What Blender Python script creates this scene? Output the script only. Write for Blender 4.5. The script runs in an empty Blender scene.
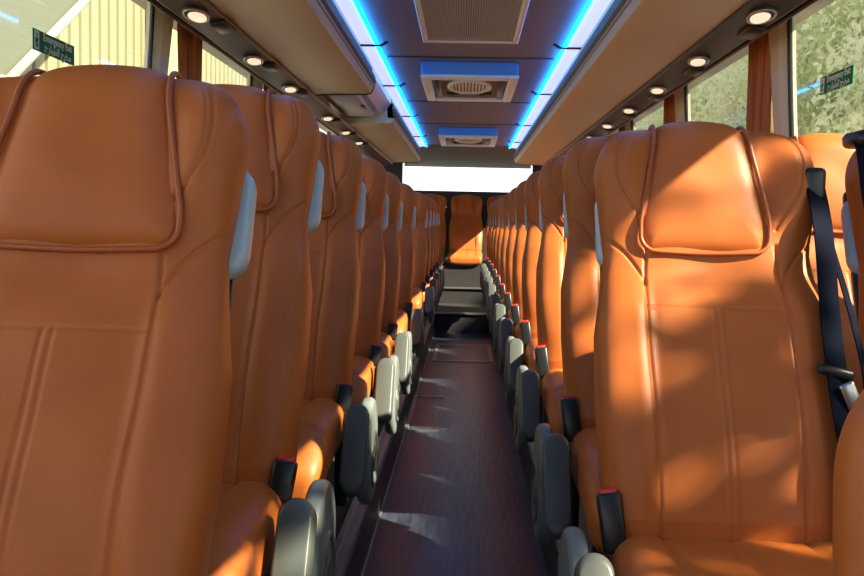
import bpy, bmesh, math, random
import numpy as np
from mathutils import Vector, Matrix, Euler
random.seed(7); rng = np.random.default_rng(7)
S = bpy.context.scene
C = S.collection
R = math.radians

# ------------------------------------------------------------------ materials
def mat(name, col, rough=.5, metal=0., spec=.5, bump=None, var=None, emit=None, coat=0., sheen=0.):
    m = bpy.data.materials.new(name); m.use_nodes = True
    nt = m.node_tree; b = nt.nodes['Principled BSDF']
    b.inputs['Base Color'].default_value = (*col, 1)
    b.inputs['Roughness'].default_value = rough
    b.inputs['Metallic'].default_value = metal
    b.inputs['Specular IOR Level'].default_value = spec
    b.inputs['Coat Weight'].default_value = coat
    tc = nt.nodes.new('ShaderNodeTexCoord')
    if bump:
        sc, st, dist = bump[:3]; stretch = bump[3] if len(bump) > 3 else (1, 1, 1)
        mp = nt.nodes.new('ShaderNodeMapping'); mp.inputs['Scale'].default_value = stretch
        n = nt.nodes.new('ShaderNodeTexNoise'); n.inputs['Scale'].default_value = sc; n.inputs['Detail'].default_value = 4
        bp = nt.nodes.new('ShaderNodeBump'); bp.inputs['Strength'].default_value = st; bp.inputs['Distance'].default_value = dist
        nt.links.new(tc.outputs['Object'], mp.inputs[0]); nt.links.new(mp.outputs[0], n.inputs['Vector'])
        nt.links.new(n.outputs[0], bp.inputs['Height']); nt.links.new(bp.outputs[0], b.inputs['Normal'])
    if var:
        sc, c2, stretch = var
        mp = nt.nodes.new('ShaderNodeMapping'); mp.inputs['Scale'].default_value = stretch
        n = nt.nodes.new('ShaderNodeTexNoise'); n.inputs['Scale'].default_value = sc; n.inputs['Detail'].default_value = 6
        r = nt.nodes.new('ShaderNodeValToRGB')
        r.color_ramp.elements[0].position = .35; r.color_ramp.elements[0].color = (*col, 1)
        r.color_ramp.elements[1].position = .68; r.color_ramp.elements[1].color = (*c2, 1)
        nt.links.new(tc.outputs['Object'], mp.inputs[0]); nt.links.new(mp.outputs[0], n.inputs['Vector'])
        nt.links.new(n.outputs[0], r.inputs[0]); nt.links.new(r.outputs[0], b.inputs['Base Color'])
    if emit:
        b.inputs['Emission Color'].default_value = (*emit[0], 1); b.inputs['Emission Strength'].default_value = emit[1]
    return m

M = {}
M['leather'] = mat('leather', (.46, .122, .022), .44, spec=.32, bump=(420, .12, .002), var=(9, (.52, .140, .028), (1, 1, 1)))
M['leather_pipe'] = mat('leather_pipe', (.40, .095, .022), .4)
M['leather_back'] = mat('leather_back', (.30, .085, .03), .5)
M['grey_plastic'] = mat('grey_plastic', (.085, .098, .088), .38, spec=.5)
M['pale_plastic'] = mat('pale_plastic', (.16, .19, .18), .4)
M['blue_plastic'] = mat('blue_plastic', (.46, .60, .66), .35)
M['black'] = mat('black', (.012, .012, .014), .35)
M['black_gloss'] = mat('black_gloss', (.014, .014, .012), .38, spec=.35)
M['belt'] = mat('belt', (.007, .009, .018), .95, spec=.03)
M['red'] = mat('red', (.75, .03, .03), .35)
M['steel'] = mat('steel', (.55, .56, .56), .3, metal=1.)
M['rail'] = mat('rail', (.42, .45, .44), .35, metal=.8)
M['floor'] = mat('floor_vinyl', (.022, .034, .062), .32, spec=.6, bump=(14, .35, .006, (4, .6, 1)), var=(10, (.062, .078, .115), (5, .5, 1)))
M['platform'] = mat('platform', (.02, .019, .018), .8)
M['riser'] = mat('riser', (.016, .014, .013), .5)
M['rack'] = mat('rack', (.45, .40, .28), .45, spec=.5)
M['rack_trim'] = mat('rack_trim', (.12, .08, .05), .7, spec=.25)
M['rack_edge'] = mat('rack_edge', (.30, .25, .19), .5)
M['ceiling'] = mat('ceiling_fabric', (.165, .15, .16), .62, bump=(30, .3, .004, (1, 25, 1)), var=(26, (.22, .20, .21), (1, 22, 1)))
M['rear_panel'] = mat('rear_panel', (.075, .075, .09), .6)
M['ceil_seam'] = mat('ceil_seam', (.03, .03, .035), .6)
M['lens'] = mat('lens', (.75, .78, .9), .3, emit=((.66, .72, 1.0), .8))
M['led'] = mat('led', (.02, .3, .8), .4, emit=((.0, .30, 1.0), 15.))
M['bulb'] = mat('bulb', (.85, .75, .6), .3, emit=((1, .74, .52), .9))
M['white'] = mat('white_plastic', (.74, .78, .82), .35)
M['louvre_dark'] = mat('louvre_dark', (.16, .17, .19), .5)
M['louvre'] = mat('louvre', (.38, .42, .46), .5)
M['silver'] = mat('silver', (.40, .48, .62), .35, metal=.2)
M['cream'] = mat('cream', (.62, .58, .45), .5)
M['wall'] = mat('wall_panel', (.35, .31, .24), .6)
M['dark_wall'] = mat('dark_wall', (.03, .028, .03), .6)
M['curtain'] = mat('curtain', (.40, .12, .03), .7, var=(3, (.55, .19, .05), (14, 14, .6)))
M['sign'] = mat('sign_green', (.006, .20, .06), .6, spec=.2)
M['beam'] = mat('beam', (.28, .29, .24), .6)
M['sign_white'] = mat('sign_white', (.8, .85, .8), .5)
M['leaf'] = mat('leaf', (.42, .49, .22), .5, var=(.9, (.66, .66, .42), (1, 1, 1)))
M['leaf2'] = mat('leaf_pale', (.54, .58, .34), .5, var=(.9, (.76, .74, .56), (1, 1, 1)))
for q in ('leaf', 'leaf2'):      # thin leaves let light through
    nt = M[q].node_tree; b = nt.nodes['Principled BSDF']; o = nt.nodes['Material Output']
    tr = nt.nodes.new('ShaderNodeBsdfTranslucent'); mx = nt.nodes.new('ShaderNodeMixShader'); mx.inputs[0].default_value = .5
    nt.links.new(b.inputs['Base Color'].links[0].from_socket, tr.inputs[0])
    nt.links.new(b.outputs[0], mx.inputs[1]); nt.links.new(tr.outputs[0], mx.inputs[2]); nt.links.new(mx.outputs[0], o.inputs[0])
M['bark'] = mat('bark', (.16, .12, .08), .9)
M['clad'] = mat('cladding', (.22, .22, .125), .5)
M['clad2'] = mat('canopy_sheet', (.11, .125, .09), .5)
M['ground'] = mat('ground', (.45, .44, .40), .9)
M['concrete'] = mat('concrete', (.24, .27, .13), .9, var=(.35, (.34, .34, .2), (1, 1, 1)))

def glass_mat():
    m = bpy.data.materials.new('window_glass'); m.use_nodes = True
    nt = m.node_tree; nt.nodes.clear()
    o = nt.nodes.new('ShaderNodeOutputMaterial'); mx = nt.nodes.new('ShaderNodeMixShader')
    t = nt.nodes.new('ShaderNodeBsdfTransparent'); t.inputs[0].default_value = (.93, .96, .93, 1)
    g = nt.nodes.new('ShaderNodeBsdfGlossy'); g.inputs['Roughness'].default_value = .01
    lw = nt.nodes.new('ShaderNodeLayerWeight'); lw.inputs[0].default_value = .5
    pw = nt.nodes.new('ShaderNodeMath'); pw.operation = 'POWER'; pw.inputs[1].default_value = 5
    f = nt.nodes.new('ShaderNodeMath'); f.operation = 'MULTIPLY_ADD'; f.inputs[1].default_value = .85; f.inputs[2].default_value = .06
    nt.links.new(lw.outputs['Facing'], pw.inputs[0]); nt.links.new(pw.outputs[0], f.inputs[0])
    nt.links.new(f.outputs[0], mx.inputs[0]); nt.links.new(t.outputs[0], mx.inputs[1]); nt.links.new(g.outputs[0], mx.inputs[2])
    nt.links.new(mx.outputs[0], o.inputs[0]); return m
M['glass'] = glass_mat()

# ------------------------------------------------------------------ helpers
def obj(name, me, m, parent=None, smooth=True, label=None):
    if isinstance(me, bmesh.types.BMesh):
        bm = me; bmesh.ops.recalc_face_normals(bm, faces=bm.faces)
        me = bpy.data.meshes.new(name); bm.to_mesh(me); bm.free()
    if isinstance(m, (list, tuple)):
        for q in m: me.materials.append(q)
    else: me.materials.append(m)
    if smooth:
        me.polygons.foreach_set('use_smooth', [True] * len(me.polygons))
    o = bpy.data.objects.new(name, me); C.objects.link(o)
    if parent: o.parent = parent
    if label: o['label'] = label
    return o
def sharp(o, ang=35):
    me = o.data; bm = bmesh.new(); bm.from_mesh(me)
    for e in bm.edges:
        if len(e.link_faces) == 2 and e.calc_face_angle(0) > R(ang): e.smooth = False
    bm.to_mesh(me); bm.free(); return o
def thing(name, label, cat, loc=(0, 0, 0), group=None):
    o = bpy.data.objects.new(name, None); C.objects.link(o); o.location = loc; o.empty_display_size = .1
    o['label'] = label; o['category'] = cat
    if group: o['group'] = group
    return o
def tag(o, label, cat, group=None, kind=None):
    o['label'] = label; o['category'] = cat
    if group: o['group'] = group
    if kind: o['kind'] = kind
    return o
def struct(o):
    o['kind'] = 'structure'; return o
def box(bm, x0, x1, y0, y1, z0, z1, bev=0., seg=2, rot=None, piv=None):
    r = bmesh.ops.create_cube(bm, size=1)
    vs = r['verts']
    for v in vs:
        v.co = Vector((x0 + (v.co.x + .5) * (x1 - x0), y0 + (v.co.y + .5) * (y1 - y0), z0 + (v.co.z + .5) * (z1 - z0)))
    if bev:
        es = list({e for v in vs for e in v.link_edges})
        g = bmesh.ops.bevel(bm, geom=es, offset=bev, segments=seg, affect='EDGES', profile=.5)
        vs = list({v for f in g['faces'] for v in f.verts} | {v for v in vs if v.is_valid})
    if rot is not None:
        p = Vector(piv) if piv else Vector((0, 0, 0)); mt = rot.to_matrix() if isinstance(rot, Euler) else rot
        for v in vs: v.co = mt @ (v.co - p) + p
    return bm
def tube(bm, pts, r, n=8, flat=None):
    pts = [Vector(p) for p in pts]; rings = []; up0 = None
    for i, p in enumerate(pts):
        t = (pts[min(i + 1, len(pts) - 1)] - pts[max(i - 1, 0)]).normalized()
        if up0 is None: up0 = t.orthogonal().normalized() if flat is None else (Vector(flat) - t * Vector(flat).dot(t)).normalized()
        u = (up0 - t * up0.dot(t)).normalized(); up0 = u; w = t.cross(u)
        rr = r[i] if isinstance(r, (list, tuple)) else r
        ra, rb = (rr if isinstance(rr, tuple) else (rr, rr)) if not isinstance(rr, (int, float)) else (rr, rr)
        rings.append([bm.verts.new(p + u * (ra * math.cos(2 * math.pi * k / n)) + w * (rb * math.sin(2 * math.pi * k / n))) for k in range(n)])
    for a, b in zip(rings, rings[1:]):
        for k in range(n): bm.faces.new((a[k], a[(k + 1) % n], b[(k + 1) % n], b[k]))
    bm.faces.new(rings[0][::-1]); bm.faces.new(rings[-1]); return bm
def prism(bm, prof, y0, y1):                 # profile [(x,z)] extruded along y
    a = [bm.verts.new((x, y0, z)) for x, z in prof]; b = [bm.verts.new((x, y1, z)) for x, z in prof]
    n = len(prof)
    for k in range(n): bm.faces.new((a[k], a[(k + 1) % n], b[(k + 1) % n], b[k]))
    bm.faces.new(a[::-1]); bm.faces.new(b); return bm
def stadium(w, h, n=10):                     # outline of a slab w wide, h tall with round ends
    r = w / 2; o = []
    for k in range(n + 1):
        a = math.pi * k / n; o.append((r * math.cos(a), h / 2 - r + r * math.sin(a)))
    for k in range(n + 1):
        a = math.pi + math.pi * k / n; o.append((r * math.cos(a), -h / 2 + r + r * math.sin(a)))
    return o
def puff(bm, outline, depth, bev, M4):       # outline in local xy, rounded rim, centred on local z
    lv = []
    n = len(outline); cx = sum(p[0] for p in outline) / n; cy = sum(p[1] for p in outline) / n
    hw = max(abs(p[0] - cx) for p in outline)
    K = 5
    for i in range(2 * K + 2):
        if i <= K: a = math.pi / 2 * i / K; off = bev * (1 - math.sin(a)); z = -depth / 2 + bev * (1 - math.cos(a))
        else: a = math.pi / 2 * (i - K - 1) / K; off = bev * (1 - math.cos(a)); z = depth / 2 - bev * (1 - math.sin(a))
        s = 1 - off / hw
        ring = []
        for (x, y) in outline:
            dx, dy = x - cx, y - cy; L = math.hypot(dx, dy); q = max(0, 1 - off / L)
            ring.append(bm.verts.new(M4 @ Vector((cx + dx * q, cy + dy * q, z))))
        lv.append(ring)
    for a, b in zip(lv, lv[1:]):
        for k in range(n): bm.faces.new((a[k], a[(k + 1) % n], b[(k + 1) % n], b[k]))
    bm.faces.new(lv[0][::-1]); bm.faces.new(lv[-1]); return bm
def grid_mesh(name, P, closed_u=False, cap=False):   # P: (rows, cols, 3)
    r, c, _ = P.shape
    idx = np.arange(r * c).reshape(r, c)
    if closed_u:
        a = idx[:-1]; b = np.roll(idx, -1, 1)[:-1]; cc = np.roll(idx, -1, 1)[1:]; d = idx[1:]
    else:
        a = idx[:-1, :-1]; b = idx[:-1, 1:]; cc = idx[1:, 1:]; d = idx[1:, :-1]
    F = np.stack([a, b, cc, d], -1).reshape(-1, 4).tolist()
    if cap: F.append(idx[0][::-1].tolist()); F.append(idx[-1].tolist())
    me = bpy.data.meshes.new(name); me.from_pydata(P.reshape(-1, 3).tolist(), [], F); me.update(); return me

# ------------------------------------------------------------------ the seat
RECL = R(21.5); JZ = .41                       # recline, height of cushion/back joint over the platform
LT = .745; W0 = .212
def seg_dist(px, pz, path):
    d = np.full(px.shape, 9.)
    for (x0, z0), (x1, z1) in zip(path, path[1:]):
        vx, vz = x1 - x0, z1 - z0; L = vx * vx + vz * vz + 1e-12
        t = np.clip(((px - x0) * vx + (pz - z0) * vz) / L, 0, 1)
        d = np.minimum(d, np.hypot(px - x0 - t * vx, pz - z0 - t * vz))
    return d
def smooth_path(p, k=8):
    out = []; n = len(p)
    for i in range(n - 1):
        p0, p1, p2, p3 = p[max(i - 1, 0)], p[i], p[i + 1], p[min(i + 2, n - 1)]
        for j in range(k):
            t = j / k
            out.append(tuple(.5 * (2 * b + (c - a) * t + (2 * a - 5 * b + 4 * c - d) * t * t + (-a + 3 * b - 3 * c + d) * t ** 3) for a, b, c, d in zip(p0, p1, p2, p3)))
    out.append(tuple(p[-1])); return out
def sstep(a, b, x):
    t = np.clip((x - a) / (b - a), 0, 1); return t * t * (3 - 2 * t)
RC = .102; TT = .055
def halfw(u):
    w = np.interp(u, [-.08, 0, .2, .33, .43, .49, .56, .64, .75], [.19, .207, .216, .214, .198, .191, .199, .207, .205])
    q = np.clip((u - (LT - RC)) / RC, 0, 1)
    return w - RC + RC * (1 - q ** 2.3) ** (1 / 2.3)
def halft(u):
    t = np.interp(u, [-.08, 0, .2, .45, .55, .75], [.05, .068, .066, .05, .052, .048])
    q = np.clip((u - (LT - TT)) / TT, 0, 1)
    return t * np.sqrt(np.clip(1 - q ** 2, 0, 1))
def spine(u): return -.014 * np.exp(-((u - .13) / .12) ** 2) + .012 * np.exp(-((u - .47) / .08) ** 2) - .008 * sstep(.55, .75, u)
NX = 4.2
def frontk(x, u):
    w = halfw(u); return np.clip(1 - np.clip(np.abs(x) / w, 0, 1) ** NX, 0, 1) ** (1 / NX)
def relief(x, u):                              # + is toward the sitter
    ax = np.abs(x)
    r = .014 * sstep(.105, .15, ax) * (1 - sstep(.36, .46, u)) * sstep(-.05, .1, u)     # side bolsters
    r += .020 * sstep(.10, .165, ax) * sstep(.5, .6, u) * (1 - sstep(.66, .745, u))   # head wings
    r -= .006 * np.exp(-(x / .09) ** 2) * sstep(.35, .45, u) * (1 - sstep(.45, .5, u))
    return r
seams = []
for s in (-1, 1):
    seams.append(([(s * a, b) for a, b in smooth_path([(.135, .75), (.158, .715), (.172, .665), (.165, .605), (.128, .545), (.12, .53)])], .0055, .0026))
    seams.append(([(s * (a - .007), b - .002) for a, b in smooth_path([(.135, .75), (.158, .715), (.172, .665), (.165, .605), (.128, .545)])], .002, .0018))
    seams.append(([(s * a, b) for a, b in smooth_path([(.22, .535), (.195, .515), (.16, .485), (.136, .45), (.124, .42)])], .006, .0028))
    seams.append(([(s * a, b) for a, b in smooth_path([(.118, .5), (.124, .42), (.126, .3), (.122, .15), (.118, -.06)])], .006, .0028))
    seams.append(([(s * .0065, .372), (s * .0062, -.06)], .003, .0024))
seams.append(([(-.125, .374), (.125, .374)], .003, .003))
def backrest_mesh():
    nf, ns, nb = 190, 20, 30
    # angles around the superellipse, dense on the front
    xs = np.sin(np.linspace(-math.pi / 2, math.pi / 2, nf)) * .55 + np.linspace(-1, 1, nf) * .45
    xs = xs / np.abs(xs).max()
    xb = np.sin(np.linspace(math.pi / 2, -math.pi / 2, nb))[1:-1]
    us = np.concatenate([np.linspace(-.07, LT - TT, 300), LT - TT + TT * np.sin(np.linspace(0, math.pi / 2, 26))[1:]])
    us[-1] -= 1e-5
    P = np.zeros((len(us), nf + len(xb), 3))
    for i, u in enumerate(us):
        w = float(halfw(u)); t = float(halft(u))
        x = xs * w; k = np.clip(1 - np.abs(xs) ** NX, 0, 1) ** (1 / NX)
        uu = np.full(x.shape, u)
        g = np.zeros_like(x)
        for path, dep, wid in seams: g += dep * np.exp(-(seg_dist(x, uu, path) / wid) ** 2) * .8
        puffy = .004 * (np.sin(x * 38 + 1) * np.sin(u * 23)) * .4
        tf = sstep(0, .03, np.array(LT - u))
        y = -(t * k) - (relief(x, uu) + puffy - g) * k * tf + spine(u)
        P[i, :nf] = np.stack([x, y, uu], -1)
        x2 = xb * w; k2 = np.clip(1 - np.abs(xb) ** 3, 0, 1) ** (1 / 3)
        P[i, nf:] = np.stack([x2, t * .55 * k2 + spine(u), np.full(x2.shape, u)], -1)
    return grid_mesh('backrest', P, True, True)
def head_outline_x(u):      # half width of the headrest panel at u
    return np.interp(u, [.484, .488, .497, .515, .54, .60, .68, .745, .9], [.098, .108, .118, .124, .124, .113, .097, .089, .085])
def head_surf(x, q):        # q: arc coordinate, past the top it folds back
    U1 = LT - TT
    q = np.asarray(q, float); ang = np.clip((q - U1) / TT, 0, math.pi * .8)
    u = np.where(q < U1, q, U1 + TT * np.sin(ang))
    c = np.where(q < U1, 1., np.cos(ang))
    t = np.interp(u, [-.08, 0, .2, .45, .55, .75], [.05, .068, .066, .05, .052, .048])
    y = -t * c * (1 - .35 * (np.abs(x) / .21) ** 4) + spine(u)
    y = y - relief(x, u) * np.clip(c, 0, 1)
    ny = -c; nz = np.where(q < U1, 0, np.sin(ang))
    return u, y, ny, nz
QEND = LT - TT + TT * math.pi * .72
def headrest_mesh():
    nq, nx = 110, 60
    qs = np.linspace(.484, QEND, nq); s = np.linspace(-1, 1, nx)
    P = np.zeros((nq, nx, 3))
    for i, q in enumerate(qs):
        w = float(head_outline_x(min(q, .9))); x = s * w
        u, y, ny, nz = head_surf(x, np.full(nx, q))
        edge = np.minimum((1 - np.abs(s)) * w, np.minimum(q - .484, .2))
        edge = np.clip(edge, 0, None)
        h = .019 * (1 - np.exp(-edge / .016)) + .004 * np.exp(-(x / .06) ** 2) * sstep(.5, .6, np.array(q)) - .006
        h -= .005 * np.exp(-((x - .005) / .05) ** 2 - ((q - .64) / .05) ** 2)   # worn hollow where heads rest
        P[i] = np.stack([x, y + ny * h, u + nz * h], -1)
    return grid_mesh('headrest', P)
def pipe_path():
    pts = []
    for q in np.linspace(QEND, .515, 40): pts.append((-float(head_outline_x(min(q, .9))), q))
    for a in np.linspace(.1, .95, 8): pts.append((-(.124 - .03 * (1 - math.cos(a * math.pi / 2))), .513 - .03 * math.sin(a * math.pi / 2)))
    for x in np.linspace(-.08, .08, 13): pts.append((x, .482 - .002 * math.cos(x / .08 * math.pi / 2)))
    left = pts[:48]; pts = left + pts[48:] + [(-x, q) for x, q in left[::-1]]
    out = []
    for x, q in pts:
        u, y, ny, nz = head_surf(np.array(x), np.array(q))
        out.append((x, float(y + ny * .006), float(u + nz * .006)))
    return out
LEAN = Matrix.Translation((0, .05, JZ)) @ Matrix.Rotation(-RECL, 4, 'X') @ Matrix.Diagonal((1, 1, .965, 1))   # leans the top towards +y
def lean(me):
    me.transform(LEAN); return me
def P_lean(p): return LEAN @ Vector(p)

def cushion_mesh():
    ny, nc = 90, 130
    P = np.zeros((ny, nc, 3))
    th = np.linspace(0, 2 * math.pi, nc, endpoint=False)
    tt = np.linspace(0, 1, ny)
    for i, t in enumerate(tt):
        e = .5 - .5 * math.cos(t * math.pi)
        y = .04 - .465 * e                                   # back .04, front -.46
        s = 1 - abs(2 * e - 1) ** 7; s = max(s, 0) ** .42
        w = (.212 - .012 * (1 - e)) * (.78 + .22 * s) if s < 1 else .212
        hh = .068 * (.12 + .88 * s)
        c, sn = np.cos(th), np.sin(th); n = 3.4
        rr = (np.abs(c) ** n + np.abs(sn) ** n) ** (-1 / n)
        x = w * rr * c; z = hh * rr * sn
        up = sn > 0
        bol = .016 * sstep(.09, .17, np.abs(x)) * s
        g = sum(.006 * np.exp(-((np.abs(x) - a) / .0035) ** 2) for a in (.118,)) + .005 * np.exp(-((np.abs(x) - .0065) / .003) ** 2) + .005 * np.exp(-((y + .33) / .006) ** 2)
        z = np.where(up, z + bol - g * s, z)
        z = z - .045 * sstep(.72, 1.0, np.array(e)) - .006
        P[i] = np.stack([x, np.full(nc, y), z + JZ - .058], -1)
    return grid_mesh('seat_cushion', P, True, True)

SM = {}
SM['backrest'] = lean(backrest_mesh()); SM['headrest'] = lean(headrest_mesh()); SM['seat_cushion'] = cushion_mesh()
bm = bmesh.new(); tube(bm, pipe_path(), .0042, 8)
me = bpy.data.meshes.new('piping'); bmesh.ops.recalc_face_normals(bm, faces=bm.faces); bm.to_mesh(me); bm.free(); SM['piping'] = lean(me)

def make_seat(s, label, cat='seat'):
    """s: -1 the aisle lies towards -x (right-hand row), +1 the aisle lies towards +x."""
    t = thing('bus_seat', label, cat)
    def q(name, me, m, par=t, label=None):
        if name in SM and isinstance(me, str): me = SM[me]
        if len(me.materials) == 0 if not isinstance(me, bmesh.types.BMesh) else False:
            return obj(name, me, m, par, label=label)
        if isinstance(me, bmesh.types.BMesh): return obj(name, me, m, par, label=label)
        o = bpy.data.objects.new(name, me); C.objects.link(o); o.parent = par; return o
    q('backrest', 'backrest', M['leather'])
    h = q('headrest', 'headrest', M['leather']); h.location.x = s * .012; h.scale.x = .95 if s < 0 else 1.04
    q('piping', 'piping', M['leather_pipe'], h)
    q('seat_cushion', 'seat_cushion', M['leather'])
    # moulded shell on the back
    bm = bmesh.new(); box(bm, -.19, .19, .035, .062, -.02, .66, .02, 3)
    for v in bm.verts: v.co = P_lean(v.co)
    q('back_shell', bm, M['grey_plastic'])
    # grab handle on the aisle side, behind the neck
    bm = bmesh.new()
    puff(bm, stadium(.075, .17, 12), .036, .014, Matrix.Translation((s * (.173 if s > 0 else .162), .04, .555)) @ Matrix.Rotation(R(90), 4, 'X'))
    for v in bm.verts: v.co = P_lean(v.co)
    q('grab_handle', bm, M['blue_plastic'], label='pale blue grey plastic grab handle')
    # side cover: a rounded housing with a round recess beside the cushion
    bm = bmesh.new()
    X = s * .262
    m4 = Matrix.Translation((X, -.035, .292)) @ Matrix.Rotation(R(90), 4, 'Y') @ Matrix.Rotation(R(90), 4, 'Z') @ Matrix.Rotation(R(-8), 4, 'Z')
    puff(bm, stadium(.20, .26, 14), .034, .014, m4)
    sc = q('side_cover', bm, M['pale_plastic'])
    bm = bmesh.new()
    m4 = Matrix.Translation((X + s * .016, -.04, .272)) @ Matrix.Rotation(R(90), 4, 'Y')
    ring = [m4 @ Vector((.062 * math.cos(a), .062 * math.sin(a), 0)) for a in np.linspace(0, 2 * math.pi, 32)]
    tube(bm, ring, .007, 8)
    puff(bm, [(.03 * math.cos(a), .03 * math.sin(a)) for a in np.linspace(0, 2 * math.pi, 24, endpoint=False)], .014, .004, m4)
    q('recliner_dial', bm, M['grey_plastic'], sc)
    # drooped armrest, a rounded pad in front of the cover
    bm = bmesh.new()
    X2 = s * .232
    m4 = Matrix.Translation((X2 + s * .018, -.20, .334)) @ Matrix.Rotation(R(-33), 4, 'X') @ Matrix.Rotation(R(90), 4, 'X')
    puff(bm, stadium(.058, .215, 12), .05, .018, m4)
    q('armrest', bm, M['grey_plastic'])
    # buckle on its stalk
    bm = bmesh.new(); rt = Euler((R(-14), R(s * 8), 0)); zo = .028 if s < 0 else 0
    box(bm, s * .19 - .020, s * .19 + .020, -.042, -.016, .385, .452 + zo, .006, 2, rt, (s * .19, -.03, .36))
    bk = q('belt_buckle', bm, M['black'])
    bm = bmesh.new(); box(bm, s * .19 - .014, s * .19 + .014, -.038, -.019, .446 + zo, .458 + zo, .003, 2, rt, (s * .19, -.03, .36))
    q('release_button', bm, M['red'], bk, 'red release button')
    # under frame
    bm = bmesh.new(); box(bm, -.17, .17, -.36, -.02, .24, .30, .01, 2); q('seat_frame', bm, M['black'])
    for yy in (-.30, -.07):
        bm = bmesh.new(); box(bm, s * .13 - .02, s * .13 + .02, yy - .02, yy + .02, 0, .25, .006, 2); q('leg', bm, M['black'])
    return t
ASIDE = {'side_cover', 'armrest', 'belt_buckle', 'leg'}
def dup(root, loc, label, group=None, drop=(), add=None):
    r = root.copy(); C.objects.link(r); r.location = loc; r['label'] = label
    if group: r['group'] = group
    for ch in list(root.children):
        if ch.name.split('.')[0] in drop: continue
        c = ch.copy(); C.objects.link(c); c.parent = r
        for g in ch.children:
            d = g.copy(); C.objects.link(d); d.parent = c
    return r

PZ = .20                      # platform height above the aisle floor
ORD = ['front', 'second', 'third', 'fourth', 'fifth', 'sixth', 'seventh', 'eighth', 'ninth', 'tenth', 'eleventh', 'twelfth', 'thirteenth']
LX, RX = -.497, .436
# (joint y, z offset) for every row, from the photo's edges
LROWS = [(.92, .005), (1.50, .072), (2.26, .068), (3.03, .065), (3.77, .06), (4.83, .06), (6.45, .07), (7.20, .08), (7.95, .09), (8.70, .09), (9.45, .09)]
RROWS = [(1.43, .005), (2.00, .048), (2.76, .06), (3.50, .06), (4.24, .06), (5.00, .06), (5.78, .06), (6.56, .07), (7.34, .08), (8.12, .09), (8.90, .09), (9.66, .09)]
seatL = make_seat(1, 'x'); seatR = make_seat(-1, 'x')
gL, gR = 'aisle seats of the left row', 'aisle seats of the right row'
extraL = {0: 'large tan leather seat nearest the camera, filling the left edge under the exit sign',
          1: 'tan leather aisle seat directly behind the large front left seat'}
extraR = {0: 'tan leather seat facing the camera on the right, black shoulder belt at its outer side',
          1: 'tan leather aisle seat directly behind the large front right seat'}
for i, (y, dz) in enumerate(LROWS):
    lab = extraL.get(i, 'tan leather aisle seat, %s from the front in the left row' % ORD[i])
    if i == 0: seatL.location = (LX, y, PZ + dz); seatL['label'] = lab; seatL['group'] = gL
    else: dup(seatL, (LX, y, PZ + dz - .035), lab, gL).scale = (1, 1, 1.03)
for i, (y, dz) in enumerate(RROWS):
    lab = extraR.get(i, 'tan leather aisle seat, %s from the front in the right row' % ORD[i])
    if i == 0: seatR.location = (RX, y, PZ + dz); seatR['label'] = lab; seatR['group'] = gR; seatR.scale = (.96, 1, 1)
    else: dup(seatR, (RX, y, PZ + dz), lab, gR)
extraL[0] = 'x'
w1 = dup(seatR, (.90, 1.43, PZ + .005), 'tan leather window seat cut by the right edge, dark belt hanging at its side', 'window seats on the right', ('side_cover', 'armrest'))
w2 = dup(seatR, (.90, 2.00, PZ + .05), 'tan leather window seat showing its piped headrest behind the hanging black belt', 'window seats on the right', ('side_cover', 'armrest'))

for i, (y, dz) in enumerate(LROWS):
    if i != 5: dup(seatL, (-.945, y, PZ + dz), 'tan leather window seat beside the %s left aisle seat from the front' % ORD[i], 'window seats on the left', ('side_cover', 'armrest'))

# shoulder belts -------------------------------------------------
def strap(bm, pts, w, th, wd=(1, 0, 0)):
    pts = smooth_path(pts, 6); a = []
    for i, p in enumerate(pts):
        p = Vector(p); t = (Vector(pts[min(i + 1, len(pts) - 1)]) - Vector(pts[max(i - 1, 0)])).normalized()
        d = (Vector(wd) - t * Vector(wd).dot(t)).normalized(); n = t.cross(d)
        a.append([bm.verts.new(p + d * (sx * w / 2) + n * (sn * th / 2)) for sx, sn in ((-1, -1), (1, -1), (1, 1), (-1, 1))])
    for A, B in zip(a, a[1:]):
        for k in range(4): bm.faces.new((A[k], A[(k + 1) % 4], B[(k + 1) % 4], B[k]))
    bm.faces.new(a[0][::-1]); bm.faces.new(a[-1]); return bm
def Wp(px, py, d):     # photo pixel and distance along the aisle -> world (measuring aid; every use below gives its own depth)
    return CAMM @ Vector(((px - 432) / 900, (288 - py) / 900, -1)) 
bm = bmesh.new()
strap(bm, [(.198, .225, .985), (.196, .17, .90), (.188, .10, .75), (.184, .04, .64), (.186, -.02, .52), (.19, -.03, .42)], .046, .0025, (1, .5, 0))
b1 = obj('shoulder_belt', bm, M['belt'], seatR, smooth=False, label='black webbing shoulder belt')
bm = bmesh.new()
strap(bm, [(.204, .23, .985), (.215, .20, .90), (.232, .12, .76), (.238, .06, .64), (.20, .03, .57)], .018, .0025, (1, .8, 0))
obj('belt_return', bm, M['belt'], b1, smooth=False)
bm = bmesh.new(); box(bm, .175, .215, .21, .25, .955, 1.015, .01, 3)
obj('belt_guide', bm, M['black'], b1)
bm = bmesh.new(); box(bm, .150, .212, .045, .062, .66, .678, .006, 2, Euler((0, R(12), 0)), (.19, .05, .67))
obj('belt_tongue', bm, M['black'], b1)
bm = bmesh.new(); box(bm, .188, .214, .024, .034, .60, .662, .004, 2, Euler((0, R(-25), 0)), (.205, .037, .63))
obj('belt_buckle_plate', bm, M['steel'], b1, label='shiny steel tongue plate')
bm = bmesh.new()
strap(bm, [(-.182, .30, 1.075), (-.186, .235, 1.06), (-.184, .19, .95), (-.18, .10, .76), (-.175, .03, .60), (-.18, -.01, .46)], .052, .003, (1, 0, 0))
b2 = obj('shoulder_belt', bm, M['belt'], w1, smooth=False, label='dark navy webbing shoulder belt')
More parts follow.
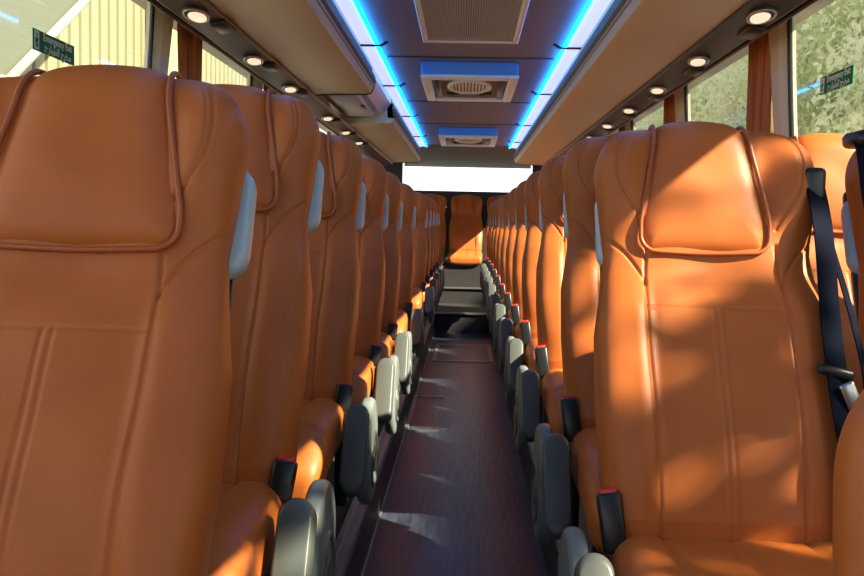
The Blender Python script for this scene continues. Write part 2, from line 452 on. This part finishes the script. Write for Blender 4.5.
bm = bmesh.new(); box(bm, -.212, -.152, .22, .30, 1.055, 1.085, .012, 3); obj('belt_guide', bm, M['black'], b2)

# low seat in the right foreground: back and cushion of a folding guide's seat
gs = thing('guide_seat', 'low tan leather seat back cut by the right edge, closest thing to the camera', 'seat', (.525, .62, 0))
bm = bmesh.new()
def loft_back(bm, w, h, t):
    rings = []
    for u in np.concatenate([np.linspace(0, h - .12, 14), h - .12 + .12 * np.sin(np.linspace(0, math.pi / 2, 18))[1:]]):
        q = min(max((u - (h - .12)) / .12, 0), 1); ww = w - .12 + .12 * (1 - q ** 2.1) ** (1 / 2.1); tt = max(t * math.sqrt(max(1 - q ** 4, 0)), .002)
        ww += .012 * math.sin(u / h * 3)
        ring = []
        for a in np.linspace(0, 2 * math.pi, 48, endpoint=False):
            c, s_ = math.cos(a), math.sin(a); r = (abs(c) ** 3 + abs(s_) ** 3) ** (-1 / 3)
            ring.append(bm.verts.new((ww * r * c, tt * r * s_ + u * .2, u)))
        rings.append(ring)
    for a, b in zip(rings, rings[1:]):
        for k in range(48): bm.faces.new((a[k], a[(k + 1) % 48], b[(k + 1) % 48], b[k]))
    bm.faces.new(rings[0][::-1]); bm.faces.new(rings[-1])
loft_back(bm, .215, .62, .045)
for v in bm.verts: v.co.z += .40
obj('backrest', bm, M['leather'], gs)
bm = bmesh.new(); box(bm, -.21, .21, -.36, .06, .33, .43, .04, 4); obj('seat_cushion', bm, M['leather'], gs)
bm = bmesh.new(); box(bm, -.05, .05, -.15, -.05, 0, .34, .01, 2); box(bm, -.14, .14, -.25, .03, 0, .02, .005, 1); obj('pedestal', bm, M['black'], gs)

# rear bench seats ------------------------------------------------
YB = 11.0
def bench_seat(x, lab):
    t = dup(seatR, (x, YB, .40), lab, 'rear bench seats', ('side_cover', 'armrest', 'grab_handle', 'shoulder_belt', 'belt_buckle', 'leg', 'seat_frame'))
    return t
bench_seat(.0, 'tan leather middle seat of the rear bench at the end of the aisle')
bench_seat(-.45, 'tan leather rear bench seat just left of the middle one')
bench_seat(.45, 'tan leather rear bench seat just right of the middle one')
bench_seat(-.9, 'tan leather rear bench seat at the left wall')
bench_seat(.9, 'tan leather rear bench seat at the right wall')

# ------------------------------------------------------------------ shell
Y0, Y1 = -2.6, 12.0
YF = Y0
HW = 1.24
def sbox(name, m, *a, **k):
    bm = bmesh.new(); box(bm, *a, **k); return struct(obj(name, bm, m, smooth=False))
sbox('floor', M['floor'], -HW, HW, Y0, Y1, -.06, 0)
sbox('floor_platform_left', M['platform'], -HW, -.315, Y0, Y1, 0, PZ - .055)
sbox('floor_platform_right', M['platform'], .30, HW, Y0, Y1, 0, PZ - .055)
sbox('trim_riser_left', M['riser'], -.315, -.305, Y0, 9.3, 0, PZ - .05)
sbox('trim_riser_right', M['riser'], .29, .30, Y0, 9.3, 0, PZ - .05)
# aluminium edge rails
def rail(name, x, s):
    bm = bmesh.new()
    prism(bm, [(x - s * .004, PZ - .055), (x + s * .045, PZ - .055), (x + s * .045, PZ - .03), (x + s * .03, PZ - .03), (x + s * .028, PZ - .042), (x + s * .012, PZ - .042), (x + s * .010, PZ - .026), (x - s * .004, PZ - .026)], Y0, 9.3)
    return struct(obj(name, bm, M['rail'], smooth=False))
rail('trim_rail_left', -.315, -1); rail('trim_rail_right', .30, 1)
bm = bmesh.new(); box(bm, -.303, -.296, Y0, 9.3, 0, .006); struct(obj('trim_floor_left', bm, M['rail'], smooth=False))
bm = bmesh.new(); box(bm, .281, .288, Y0, 9.3, 0, .006); struct(obj('trim_floor_right', bm, M['rack_trim'], smooth=False))
# steps to the rear bench
sbox('floor_step_lower', M['dark_wall'], -.30, .29, 9.30, 10.55, 0, .20)
sbox('floor_step_upper', M['dark_wall'], -.30, .29, 10.55, 12.0, 0, .38)
sbox('trim_step_lower', M['rail'], -.30, .29, 9.28, 9.33, .195, .212)
sbox('trim_step_upper', M['rail'], -.30, .29, 10.53, 10.58, .375, .392)
sbox('floor_bench_left', M['dark_wall'], -HW, -.30, 10.62, 12.0, PZ - .05, .672)
sbox('floor_bench_right', M['dark_wall'], .29, HW, 10.62, 12.0, PZ - .05, .672)
sbox('floor_bench_middle', M['dark_wall'], -.30, .29, 10.62, 12.0, .38, .672)
# floor hatch frame
h = thing('floor_hatch', 'metal rimmed hatch in the dark aisle floor before the rear steps', 'hatch', (0, 7.9, 0))
bm = bmesh.new()
for a in ((-.25, .25, -.62, -.58), (-.25, .25, .40, .44), (-.25, -.22, -.58, .40), (.22, .25, -.58, .40)): box(bm, *a, .001, .008)
obj('hatch_rim', bm, M['rail'], h, smooth=False)
bm = bmesh.new(); box(bm, -.22, .22, -.58, .40, .001, .005); obj('hatch_lid', bm, M['floor'], h, smooth=False)
# stairwell trim on the left by the mid door
bm = bmesh.new()
box(bm, -.305, -.285, 4.75, 5.75, 0, .012); box(bm, -.285, -.12, 5.72, 5.75, 0, .008); box(bm, -.285, -.12, 4.75, 4.77, 0, .008)
tag(obj('stairwell_edging', bm, M['rail'], smooth=False), 'thin metal edging strip on the aisle floor at the left side', 'floor trim')

# walls, windows, pillars
ZS, ZT = .90, 1.93           # sill and head of the windows
def wx(z): return 1.22 - .09 * (z - ZS) / (ZT - ZS)   # the side glass leans in a little
for s, side in ((-1, 'left'), (1, 'right')):
    bm = bmesh.new(); prism(bm, [(s * 1.22, 0), (s * 1.26, 0), (s * 1.26, ZS), (s * 1.22, ZS)], Y0, Y1); struct(obj('wall_' + side, bm, M['wall'], smooth=False))
    bm = bmesh.new(); prism(bm, [(s * wx(ZT - .02), ZT - .02), (s * 1.26, ZT - .02), (s * 1.26, 2.12), (s * 1.0, 2.12)], Y0, Y1)
    struct(obj('wall_' + side + '_upper', bm, M['wall'], smooth=False))
    py = [p for p in ((.35, 1.87, 3.40, 4.92, 6.45, 7.98, 9.5, 11.0) if s > 0 else (.30, 1.80, 3.32, 4.80, 6.4, 7.9, 9.45, 11.0))]
    edges = [Y0] + [p for p in py] + [Y1]
    n = 0
    for p in py:
        bm = bmesh.new()
        # cream pillar cover with curved flanks
        for k in range(9):
            pass
        prof = []
        rows = np.linspace(ZS, ZT, 12)
        vf, vb = [], []
        for z in rows:
            hw_ = .065 + .035 * (2 * (z - ZS) / (ZT - ZS) - 1) ** 2
            vf.append([bm.verts.new((s * (wx(z) - .03), p + d * hw_, z)) for d in (-1, -.6, .6, 1)])
            vb.append([bm.verts.new((s * (wx(z) + .02), p + d * hw_, z)) for d in (-1, -.6, .6, 1)])
            vf[-1][0].co.x += s * .02; vf[-1][3].co.x += s * .02
        for A, B, A2, B2 in zip(vf, vf[1:], vb, vb[1:]):
            for k in range(3):
                bm.faces.new((A[k], A[k + 1], B[k + 1], B[k])); bm.faces.new((A2[k + 1], A2[k], B2[k], B2[k + 1]))
            bm.faces.new((A[0], B[0], B2[0], A2[0])); bm.faces.new((A[3], A2[3], B2[3], B[3]))
        for V, W in ((vf[0], vb[0]), (vf[-1], vb[-1])):
            for k in range(3): bm.faces.new((V[k], V[k + 1], W[k + 1], W[k]))
        struct(obj('trim_pillar_' + side, bm, M['cream'], smooth=False))
        # black rubber seals either side
        bm = bmesh.new()
        for d in (-1, 1):
            tube(bm, [(s * (wx(z) - .004), p + d * (.072 + .035 * (2 * (z - ZS) / (ZT - ZS) - 1) ** 2), z) for z in rows], .009, 6)
        struct(obj('trim_seal_' + side, bm, M['black']))
    for a, b in zip(edges, edges[1:]):
        n += 1
        bm = bmesh.new()
        vs = [bm.verts.new(v) for v in ((s * wx(ZS), a, ZS), (s * wx(ZS), b, ZS), (s * wx(ZT), b, ZT), (s * wx(ZT), a, ZT))]
        f = bm.faces.new(vs)
        struct(obj('window_%d' % (n + (0 if s < 0 else 20)), bm, M['glass'], smooth=False))

# curtains gathered at the pillars
def curtain(x, y, lab, w=.11, z0=.95, z1=1.86):
    bm = bmesh.new(); nx, nz = 70, 40; V = []
    for j in range(nz):
        z = z0 + (z1 - z0) * j / (nz - 1); f = j / (nz - 1)
        ww = w * (.75 + .45 * f ** 2 + .2 * (1 - f) ** 2)
        V.append([bm.verts.new((x + .016 * math.sin(k / nx * 2 * math.pi * 9 + .4 * math.sin(6 * f)) * (.6 + .4 * math.sin(k)) , y + (k / nx - .5) * 2 * ww + .006 * math.sin(3 * f + k), z)) for k in range(nx)])
    for A, B in zip(V, V[1:]):
        for k in range(nx - 1): bm.faces.new((A[k], A[k + 1], B[k + 1], B[k]))
    o = obj('curtain', bm, M['curtain']); md = o.modifiers.new('t', 'SOLIDIFY'); md.thickness = .003
    return tag(o, lab, 'curtain', 'gathered window curtains')
curtain(1.115, 3.56, 'rust brown gathered curtain at the nearest right window pillar')
curtain(1.115, 5.10, 'rust brown gathered curtain at the second right window pillar')
curtain(1.115, 6.62, 'rust brown gathered curtain at the third right window pillar')
curtain(-1.10, 3.55, 'rust brown gathered curtain at the nearest left window pillar', w=.13)
curtain(-1.10, 5.0, 'rust brown gathered curtain at the second left window pillar')

# ceiling
YC = 10.0
bm = bmesh.new(); box(bm, -.543, .543, Y0, YC, 2.0, 2.03)
struct(obj('ceiling', bm, M['ceiling'], smooth=False))
bm = bmesh.new(); prism(bm, [(-.62, 0), (.62, 0)] + [(.62, .03), (-.62, .03)], 0, 1); 
for v in bm.verts:
    f = v.co.y; v.co = Vector((v.co.x * (1 + .35 * f), YC + f * 2.0, (1.995 - .11 * f) + v.co.z))
struct(obj('ceiling_rear', bm, M['rear_panel'], smooth=False))
for k, y in enumerate((2.6, 4.85, 6.55, 7.95)):
    sbox('trim_ceiling_seam', M['ceil_seam'], -.44, .44, y, y + .012, 1.994, 2.001)
# roof over the racks
bm = bmesh.new(); box(bm, -HW, HW, Y0, Y1, 2.10, 2.14); struct(obj('ceiling_roof', bm, M['dark_wall'], smooth=False))

# light strips (lens + blue led) per side
for s, side in ((-1, 'left'), (1, 'right')):
    t = thing('light_strip', 'long white ceiling light strip with blue edge on the %s' % side, 'ceiling light', (0, 0, 2.0), 'ceiling light strips')
    bm = bmesh.new(); prism(bm, [(s * .468, -.022), (s * .541, -.030), (s * .541, -.002), (s * .468, -.002)], Y0, YC)
    obj('light_lens', bm, M['lens'], t, smooth=False)
    bm = bmesh.new(); prism(bm, [(s * .450, -.028), (s * .462, -.030), (s * .462, -.010), (s * .452, -.010)], Y0, YC)
    obj('blue_led', bm, M['led'], t, smooth=False, label='glowing blue edge strip')
    ys = (3.0, 4.4, 5.9, 7.7, 9.2) if s > 0 else (3.0, 4.4, 5.65, 7.2, 8.8)
    for y in ys:
        bm = bmesh.new()
        tube(bm, [(s * .553, y, -.036), (s * .50, y, -.036), (s * .43, y, -.036), (s * .40, y - .02, -.022)], [(.005, .014)] * 4, 8, (0, 0, 1))
        obj('clip', bm, M['black_gloss'], t)

# luggage racks
def rack_prof(s):
    p = [(.545, 2.0), (.548, 1.975), (.535, 1.965), (.537, 1.945), (.520, 1.935), (.523, 1.905), (.505, 1.895), (.50, 1.862), (.508, 1.85),
         (.513, 1.835), (.525, 1.806), (.55, 1.80), (.70, 1.798), (.79, 1.795), (.822, 1.79), (.86, 1.80), (.93, 1.85), (1.02, 2.08), (.545, 2.08)]
    return [(s * a, b) for a, b in p]
def rack(s, y0, y1, lab):
    t = thing('luggage_rack', lab, 'luggage rack', (0, y0, 0), 'overhead luggage racks')
    pr = rack_prof(s)
    bm = bmesh.new(); prism(bm, pr[9:], 0, y1 - y0); o = sharp(obj('rack_body', bm, M['rack'], t)); md = o.modifiers.new('b', 'BEVEL'); md.width = .004; md.segments = 2
    bm = bmesh.new(); prism(bm, pr[:10] + [(s * .56, 1.84), (s * .56, 2.0)], 0, y1 - y0); sharp(obj('grooved_trim', bm, M['rack_trim'], t, label='dark brown grooved inner edge'))
    bm = bmesh.new(); tube(bm, [(s * .512, 0, 1.842), (s * .512, y1 - y0, 1.842)], .007, 8); obj('edge_bead', bm, M['rack_edge'], t)
    # dark end profile
    for yy in ((y1 - y0),):
        bm = bmesh.new(); pts = [(a, yy, b) for a, b in pr[8:15]]; tube(bm, pts, .006, 6); obj('end_cap', bm, M['black_gloss'], t)
rack(-1, Y0, 4.87, 'long tan overhead rack on the left, ending before the mid door')
rack(-1, 6.25, YC, 'shorter tan overhead rack on the left, towards the rear window')
rack(1, Y0, YC, 'long tan overhead rack running the whole right side')
# silver panel over the mid door
t = thing('overhead_panel', 'silver blue panel between the two left racks', 'panel', (0, 4.9, 0))
bm = bmesh.new(); prism(bm, [(-.535, 2.0), (-.535, 1.93), (-.60, 1.86), (-.85, 1.84), (-.92, 2.06), (-.535, 2.06)], 0, 1.33); sharp(obj('housing', bm, M['silver'], t))
bm = bmesh.new(); box(bm, -.82, -.63, .25, 1.2, 1.825, 1.858, .012, 2); obj('flap', bm, M['silver'], t)
bm = bmesh.new(); box(bm, -.66, -.635, .6, .75, 1.818, 1.83, .003, 1); obj('latch', bm, M['black'], t)

# dark service strips under the window side of the racks, with reading lights
for s, side in ((-1, 'left'), (1, 'right')):
    bm = bmesh.new()
    prism(bm, [(s * .825, 1.786), (s * .832, 1.774), (s * .935, 1.753), (s * .955, 1.765), (s * .97, 1.82), (s * .935, 1.848), (s * .862, 1.798)], Y0, YC)
    o = sharp(obj('service_strip', bm, M['black_gloss'])); tag(o, 'glossy black service channel holding reading lights along the %s rack' % side, 'service panel', 'black service channels')
    bm = bmesh.new()
    tube(bm, [(s * .985, Y0, 1.775), (s * .985, YC, 1.775)], .009, 8)
    tag(obj('curtain_rail', bm, M['black_gloss']), 'thin dark curtain rail above the %s windows' % side, 'rail', 'curtain rails')
def reading_light():
    t = thing('reading_light', 'x', 'reading light')
    ol = [(.036 * math.cos(a), .095 * math.sin(a)) for a in np.linspace(0, 2 * math.pi, 32, endpoint=False)]
    bm = bmesh.new(); puff(bm, ol, .014, .006, Matrix.Identity(4)); obj('housing', bm, M['black'], t)
    bm = bmesh.new(); tube(bm, [(x * .93, y * .93, -.007) for x, y in ol + ol[:1]], .0035, 6); obj('rim', bm, M['rail'], t)
    bm = bmesh.new(); puff(bm, [(x * .70, y * .66 + .01) for x, y in ol], .012, .005, Matrix.Translation((0, 0, -.006))); obj('bulb_lens', bm, M['bulb'], t)
    bm = bmesh.new(); box(bm, .005, .06, .13, .27, -.012, .006, .006, 2); obj('air_nozzle', bm, M['black_gloss'], t)
    return t
rl = reading_light()
rys = [2.82, 3.56, 4.30, 5.04, 5.80, 6.56, 7.34]; lys = [2.91, 3.69, 4.45, 5.65, 6.5, 7.3]
k = 0
for s, side, L in ((1, 'right', rys), (-1, 'left', lys)):
    for i, y in enumerate(L):
        lab = 'lit oval reading light, %s along the %s service channel counting from the camera' % (ORD[i].replace('front', 'first'), side)
        if k == 0: o = rl; o['label'] = lab; o['group'] = 'reading lights'
        else: o = dup(rl, (0, 0, 0), lab, 'reading lights')
        o.location = (s * .882, y, 1.763); o.rotation_euler = (0, R(11) * s, 0)
        k += 1

# ceiling air intake grille
t = thing('air_grille', 'long ribbed air intake grille in the ceiling nearest the camera', 'air vent', (0, 3.3, 2.0))
bm = bmesh.new()
for a in ((-.225, -.20, -1.05, 1.05), (.20, .225, -1.05, 1.05), (-.20, .20, 1.02, 1.05), (-.20, .20, -1.05, -1.02)): box(bm, *a, -.03, .0, .004, 1)
obj('frame', bm, M['white'], t, smooth=False)
bm = bmesh.new(); box(bm, -.20, .20, -1.02, 1.02, -.006, -.001); obj('backing', bm, M['black'], t, smooth=False)
bm = bmesh.new()
for k in range(40):
    x = -.195 + k * .01; box(bm, x - .0034, x + .0034, -1.02, 1.02, -.024, -.006)
g = obj('louvres', bm, M['louvre'], t, smooth=False)
# roof hatches with fans
def hatch():
    t = thing('roof_hatch', 'x', 'roof hatch')
    bm = bmesh.new(); box(bm, -.265, .265, 0, .10, -.072, 0, .008, 2); box(bm, -.24, .24, .1, .95, -.05, 0, .004, 1)
    obj('hatch_body', bm, M['hatch_led_tint'], t, smooth=False)
    bm = bmesh.new()
    for a in ((-.27, -.215, .0, .95), (.215, .27, .0, .95), (-.215, .215, .0, .10), (-.215, .215, .86, .95)): box(bm, *a, -.088, -.070, .006, 2)
    obj('frame', bm, M['white'], t)
    bm = bmesh.new(); box(bm, -.215, .215, .10, .86, -.062, -.050); obj('lid', bm, M['louvre_dark'], t, smooth=False)
    for s in (-1, 1):
        bm = bmesh.new(); box(bm, s * .185 - .018, s * .185 + .018, .14, .80, -.085, -.062, .006, 2); obj('handle', bm, M['black'], t)
    bm = bmesh.new(); ring = [(.12 * math.cos(a), .42 + .22 * math.sin(a), -.072) for a in np.linspace(0, 2 * math.pi, 40)]; tube(bm, ring, .012, 8)
    fr = obj('fan_ring', bm, M['white'], t)
    bm = bmesh.new(); puff(bm, [(.11 * math.cos(a), .21 * math.sin(a)) for a in np.linspace(0, 2 * math.pi, 40, endpoint=False)], .006, .002, Matrix.Translation((0, .42, -.064))); obj('fan_backing', bm, M['black'], fr)
    bm = bmesh.new()
    for k in range(-5, 6):
        x = k * .02; hh = .205 * math.sqrt(1 - (x / .112) ** 2); box(bm, x - .005, x + .005, .42 - hh, .42 + hh, -.078, -.068)
    obj('fan_grille', bm, M['white'], fr, smooth=False)
    bm = bmesh.new()
    for s in (-1, 1): box(bm, s * .10 - .04, s * .10 + .04, .70, .84, -.075, -.062, .004, 1)
    obj('hinge_plate', bm, M['black'], t)
    return t
M['hatch_led_tint'] = mat('hatch_led_tint', (.10, .28, .62), .4)  # blue glow of the ceiling edge strips put into the base colour
hh = hatch(); hh.location = (0, 4.98, 2.0); hh['label'] = 'white framed roof hatch with a fan, nearer of the two'; hh['group'] = 'roof hatches'
dup(hh, (0, 8.25, 2.0), 'white framed roof hatch with a fan, farther of the two near the rear', 'roof hatches')

# rear wall with window
sbox('wall_back', M['dark_wall'], -HW, HW, Y1, Y1 + .05, 0, 1.57)
sbox('wall_back_left', M['dark_wall'], -HW, -.86, Y1, Y1 + .05, 1.57, 2.1)
sbox('wall_back_right', M['dark_wall'], .86, HW, Y1, Y1 + .05, 1.57, 2.1)
sbox('wall_back_top', M['dark_wall'], -.86, .86, Y1, Y1 + .05, 1.93, 2.1)
bm = bmesh.new(); f = bm.faces.new([bm.verts.new(v) for v in ((-.86, Y1 + .02, 1.57), (.86, Y1 + .02, 1.57), (.86, Y1 + .02, 1.93), (-.86, Y1 + .02, 1.93))])
struct(obj('window_40', bm, M['glass'], smooth=False))
for x in (-.30, .34):
    bm = bmesh.new(); puff(bm, [(.035 * math.cos(a), .022 * math.sin(a)) for a in np.linspace(0, 2 * math.pi, 20, endpoint=False)], .03, .008, Matrix.Translation((x, Y1 - .02, 1.36)) @ Matrix.Rotation(R(90), 4, 'X'))
    tag(obj('wall_lamp', bm, M['bulb']), 'tiny lit lamp on the dark rear wall, %s of the middle seat' % ('left' if x < 0 else 'right'), 'lamp', 'rear wall lamps')

# front end behind the camera: dash wall, header and windscreen
sbox('wall_front', M['dark_wall'], -HW, HW, YF - .05, YF, 0, .95)
sbox('wall_front_header', M['dark_wall'], -HW, HW, YF - .05, YF, 1.75, 2.14)
bm = bmesh.new(); f = bm.faces.new([bm.verts.new(v) for v in ((-HW, YF, .95), (HW, YF, .95), (HW, YF, 1.75), (-HW, YF, 1.75))])
struct(obj('window_41', bm, M['glass'], smooth=False))

# emergency exit signs on the glass
def exit_sign(s, y, z, lab):
    t = thing('exit_sign', lab, 'sign', (s * (wx(z) - .006), y, z), 'emergency exit signs')
    # local frame: u along reading direction, v up.  Seen from inside the bus
    ang = R(-90) * s
    tilt = math.atan(.09 / (ZT - ZS))
    rot = Matrix.Rotation(ang, 4, 'Z') @ Matrix.Rotation(R(90) - tilt * 0, 4, 'X')
    t.rotation_euler = rot.to_euler()
    bm = bmesh.new(); box(bm, -.125, .125, -.028, .028, -.001, .001); obj('sign_plate', bm, M['sign'], t, smooth=False)
    bm = bmesh.new(); box(bm, -.119, -.092, -.024, .024, .001, .0016); pc = obj('pictogram', bm, M['sign_white'], t, smooth=False)
    bm = bmesh.new()
    box(bm, -.108, -.102, .010, .018, .0018, .0022); box(bm, -.110, -.101, -.006, .008, .0018, .0022)
    box(bm, -.114, -.108, -.004, .004, .0018, .0022); box(bm, -.102, -.097, .000, .005, .0018, .0022)
    box(bm, -.112, -.107, -.018, -.006, .0018, .0022); box(bm, -.104, -.098, -.018, -.008, .0018, .0022)
    obj('running_figure', bm, M['sign'], pc, smooth=False)
    for txt, size, xx, yy, nm in (('Emergency Exit', .0285, .02, .006, 'english_text'), (AR, .030, .02, -.021, 'arabic_text')):
        c = bpy.data.curves.new(nm, 'FONT'); c.body = txt; c.size = size; c.align_x = 'CENTER'; c.extrude = .0003; c.offset = .0004
        c.materials.append(M['sign_white'])
        tmp = bpy.data.objects.new(nm, c); C.objects.link(tmp); dg = bpy.context.evaluated_depsgraph_get(); me = bpy.data.meshes.new_from_object(tmp.evaluated_get(dg)); bpy.data.objects.remove(tmp)
        o = bpy.data.objects.new(nm, me); C.objects.link(o); o.parent = t; o.location = (xx, yy, .0016)
    return t
# 'makhraj attawari' in joined letter forms, written right to left
AR = ''.join(reversed('\uFEE3\uFEA8\uFEAE\uFE9D \uFE8D\uFEDF\uFEC4\uFEEE\uFE8D\uFEAD\uFE89'))
exit_sign(-1, 2.50, 1.572, 'small green emergency exit sign on the left window above the front seat')
exit_sign(1, 2.92, 1.585, 'small green emergency exit sign cut by the right edge of the view')

# ------------------------------------------------------------------ outside
bm = bmesh.new(); box(bm, -40, 40, -20, 60, -1.3, -1.2); struct(obj('ground', bm, M['ground'], smooth=False))
# left: ribbed yellow hall and a sloping sheet canopy
t = thing('building', 'pale yellow ribbed hall wall outside the left windows', 'building', (-8.0, 14, -1.2))
bm = bmesh.new(); V0, V1 = [], []
for k in range(0, 330):
    y = -13 + k * .1; ph = k % 5; dx = -.35 if ph == 0 else 0
    V0.append(bm.verts.new((dx - .05, y, 0))); V1.append(bm.verts.new((dx - .05, y, 8.6)))
for k in range(len(V0) - 1): bm.faces.new((V0[k], V0[k + 1], V1[k + 1], V1[k]))
o = obj('ribbed_wall', bm, M['clad'], t, smooth=False); md = o.modifiers.new('s', 'SOLIDIFY'); md.thickness = .05
bm = bmesh.new(); box(bm, -.25, .12, -13, 20, 8.6, 8.8, .02, 1); obj('coping', bm, M['concrete'], t, smooth=False)
bm = bmesh.new(); box(bm, .02, .3, 8.2, 10.0, 0, 8.6, .02, 1); obj('end_pier', bm, M['concrete'], t, smooth=False)
t = thing('canopy', 'grey green sloping sheet canopy with pale edge outside the left window', 'canopy', (-5.2, 9, -1.2))
bm = bmesh.new()
pr = [(-5.5, 3.2), (1.0, 3.82), (3.4, 5.44), (7.0, 7.9), (-5.5, 7.9)]
a = [bm.verts.new((0, y, z)) for y, z in pr]; b = [bm.verts.new((-.06, y, z)) for y, z in pr]
bm.faces.new(a); bm.faces.new(b[::-1])
for k in range(5): bm.faces.new((a[k], b[k], b[(k + 1) % 5], a[(k + 1) % 5]))
obj('sheet', bm, M['clad2'], t, smooth=False)
bm = bmesh.new()
for (y0, z0), (y1, z1) in zip(pr[:3], pr[1:4]):
    tube(bm, [(0.05, y0, z0), (0.05, y1, z1)], .06, 8)
obj('edge_beam', bm, M['beam'], t)

# right: trees with hanging foliage
def tree(x, y, h, r, n, lab, m, droop=.5, zl=.0, lz=1.):
    t = thing('tree', lab, 'tree', (x, y, -1.2), 'trees outside the right windows')
    bm = bmesh.new(); tube(bm, [(0, 0, 0), (.1, .05, h * .4), (-.05, .1, h * .8)], [.14, .1, .05], 8)
    for k in range(6):
        a = k * 1.05; tube(bm, [(0, 0, h * (.3 + .08 * k)), (r * .5 * math.cos(a), r * .5 * math.sin(a), h * (.45 + .08 * k))], [.05, .02], 6)
    obj('trunk', bm, M['bark'], t)
    cl = rng.normal(size=(max(n // 60, 1), 3)); cl /= np.linalg.norm(cl, axis=1)[:, None]; cl *= (rng.random((len(cl), 1)) ** .4)
    cl = cl * np.array([r, r, h * .5]) + np.array([0, 0, h * .55 + zl])
    P = np.repeat(cl, 60, 0) + rng.normal(size=(len(cl) * 60, 3)) * np.array([.3, .3, .55])
    N = len(P); ln = rng.uniform(.09, .22, N) * lz; wd = ln * rng.uniform(.22, .4, N)
    d = rng.normal(size=(N, 3)) * .55; d[:, 2] -= droop * 1.6; d /= np.linalg.norm(d, axis=1)[:, None]
    e = np.cross(d, rng.normal(size=(N, 3))); e /= np.linalg.norm(e, axis=1)[:, None]
    nn = np.cross(d, e)
    A = P; B = P + d * ln[:, None] * .5 + e * wd[:, None] + nn * .01; Cc = P + d * ln[:, None]; D = P + d * ln[:, None] * .5 - e * wd[:, None] + nn * .01
    V = np.stack([A, B, Cc, D], 1).reshape(-1, 3)
    F = np.arange(N * 4).reshape(N, 4).tolist()
    me = bpy.data.meshes.new('foliage'); me.from_pydata(V.tolist(), [], F); me.update()
    obj('foliage', me, m, t, smooth=False)
tree(9.2, 16.5, 9.0, 2.6, 17000, 'pale green drooping tree outside at the right edge of the view', M['leaf2'])
tree(9.0, 21.6, 9.2, 2.3, 19000, 'mid green drooping tree outside the nearest right window', M['leaf'])
tree(9.4, 28.0, 9.2, 2.6, 19000, 'pale green tree outside just beyond the nearest right curtain', M['leaf2'])
tree(9.2, 34.5, 9.2, 2.7, 15000, 'green tree outside the second right window', M['leaf'])
tree(9.2, 41.0, 9.2, 2.8, 12000, 'green tree seen small outside beyond the second right curtain', M['leaf2'])
tree(4.5, -.6, 6.9, 1.1, 2700, 'added slender tree, out of view, dappling the sun on the front right seats', M['leaf'])  # unseen tree put in to break up the sun on the front seats
# added backdrop wall behind the trees, its top set to shade the aisle floor
bm = bmesh.new(); box(bm, 14.2, 14.5, -10, 85, -1.2, 11.63)
tag(obj('backdrop_wall', bm, M['concrete'], smooth=False), 'added pale wall behind the trees outside right, its height shading the aisle', 'wall')

# ------------------------------------------------------------------ light
w = bpy.data.worlds.new('World'); S.world = w; w.use_nodes = True
bg = w.node_tree.nodes['Background']; bg.inputs[0].default_value = (.96, .98, 1, 1); bg.inputs[1].default_value = 1.95
sun = bpy.data.lights.new('sun', 'SUN'); sun.energy = 21; sun.angle = R(.55); sun.color = (1, .86, .66)
so = bpy.data.objects.new('sun', sun); C.objects.link(so)
EL, AZ = R(36.4), R(24.5)
d = Vector((-math.cos(EL) * math.cos(AZ), math.cos(EL) * math.sin(AZ), -math.sin(EL)))
so.rotation_euler = d.to_track_quat('-Z', 'Y').to_euler(); so.location = (6, -3, 8)

# ------------------------------------------------------------------ camera
cam = bpy.data.cameras.new('cam'); cam.lens = 37.5; cam.sensor_width = 36; cam.clip_start = .02
co = bpy.data.objects.new('cam', cam); C.objects.link(co); S.camera = co
ROLL = R(1.25)
yaw = math.atan(32.6 / 900); pit = math.atan(61.8 / 900)
co.matrix_world = Matrix.Translation((0, 0, 1.1)) @ (Matrix.Rotation(yaw, 4, 'Z') @ Matrix.Rotation(R(90) - pit, 4, 'X') @ Matrix.Rotation(ROLL, 4, 'Z'))
S.view_settings.view_transform = 'Standard'; S.view_settings.look = 'None'; S.view_settings.gamma = 1; S.view_settings.use_curve_mapping = False
S.view_settings.exposure = .0
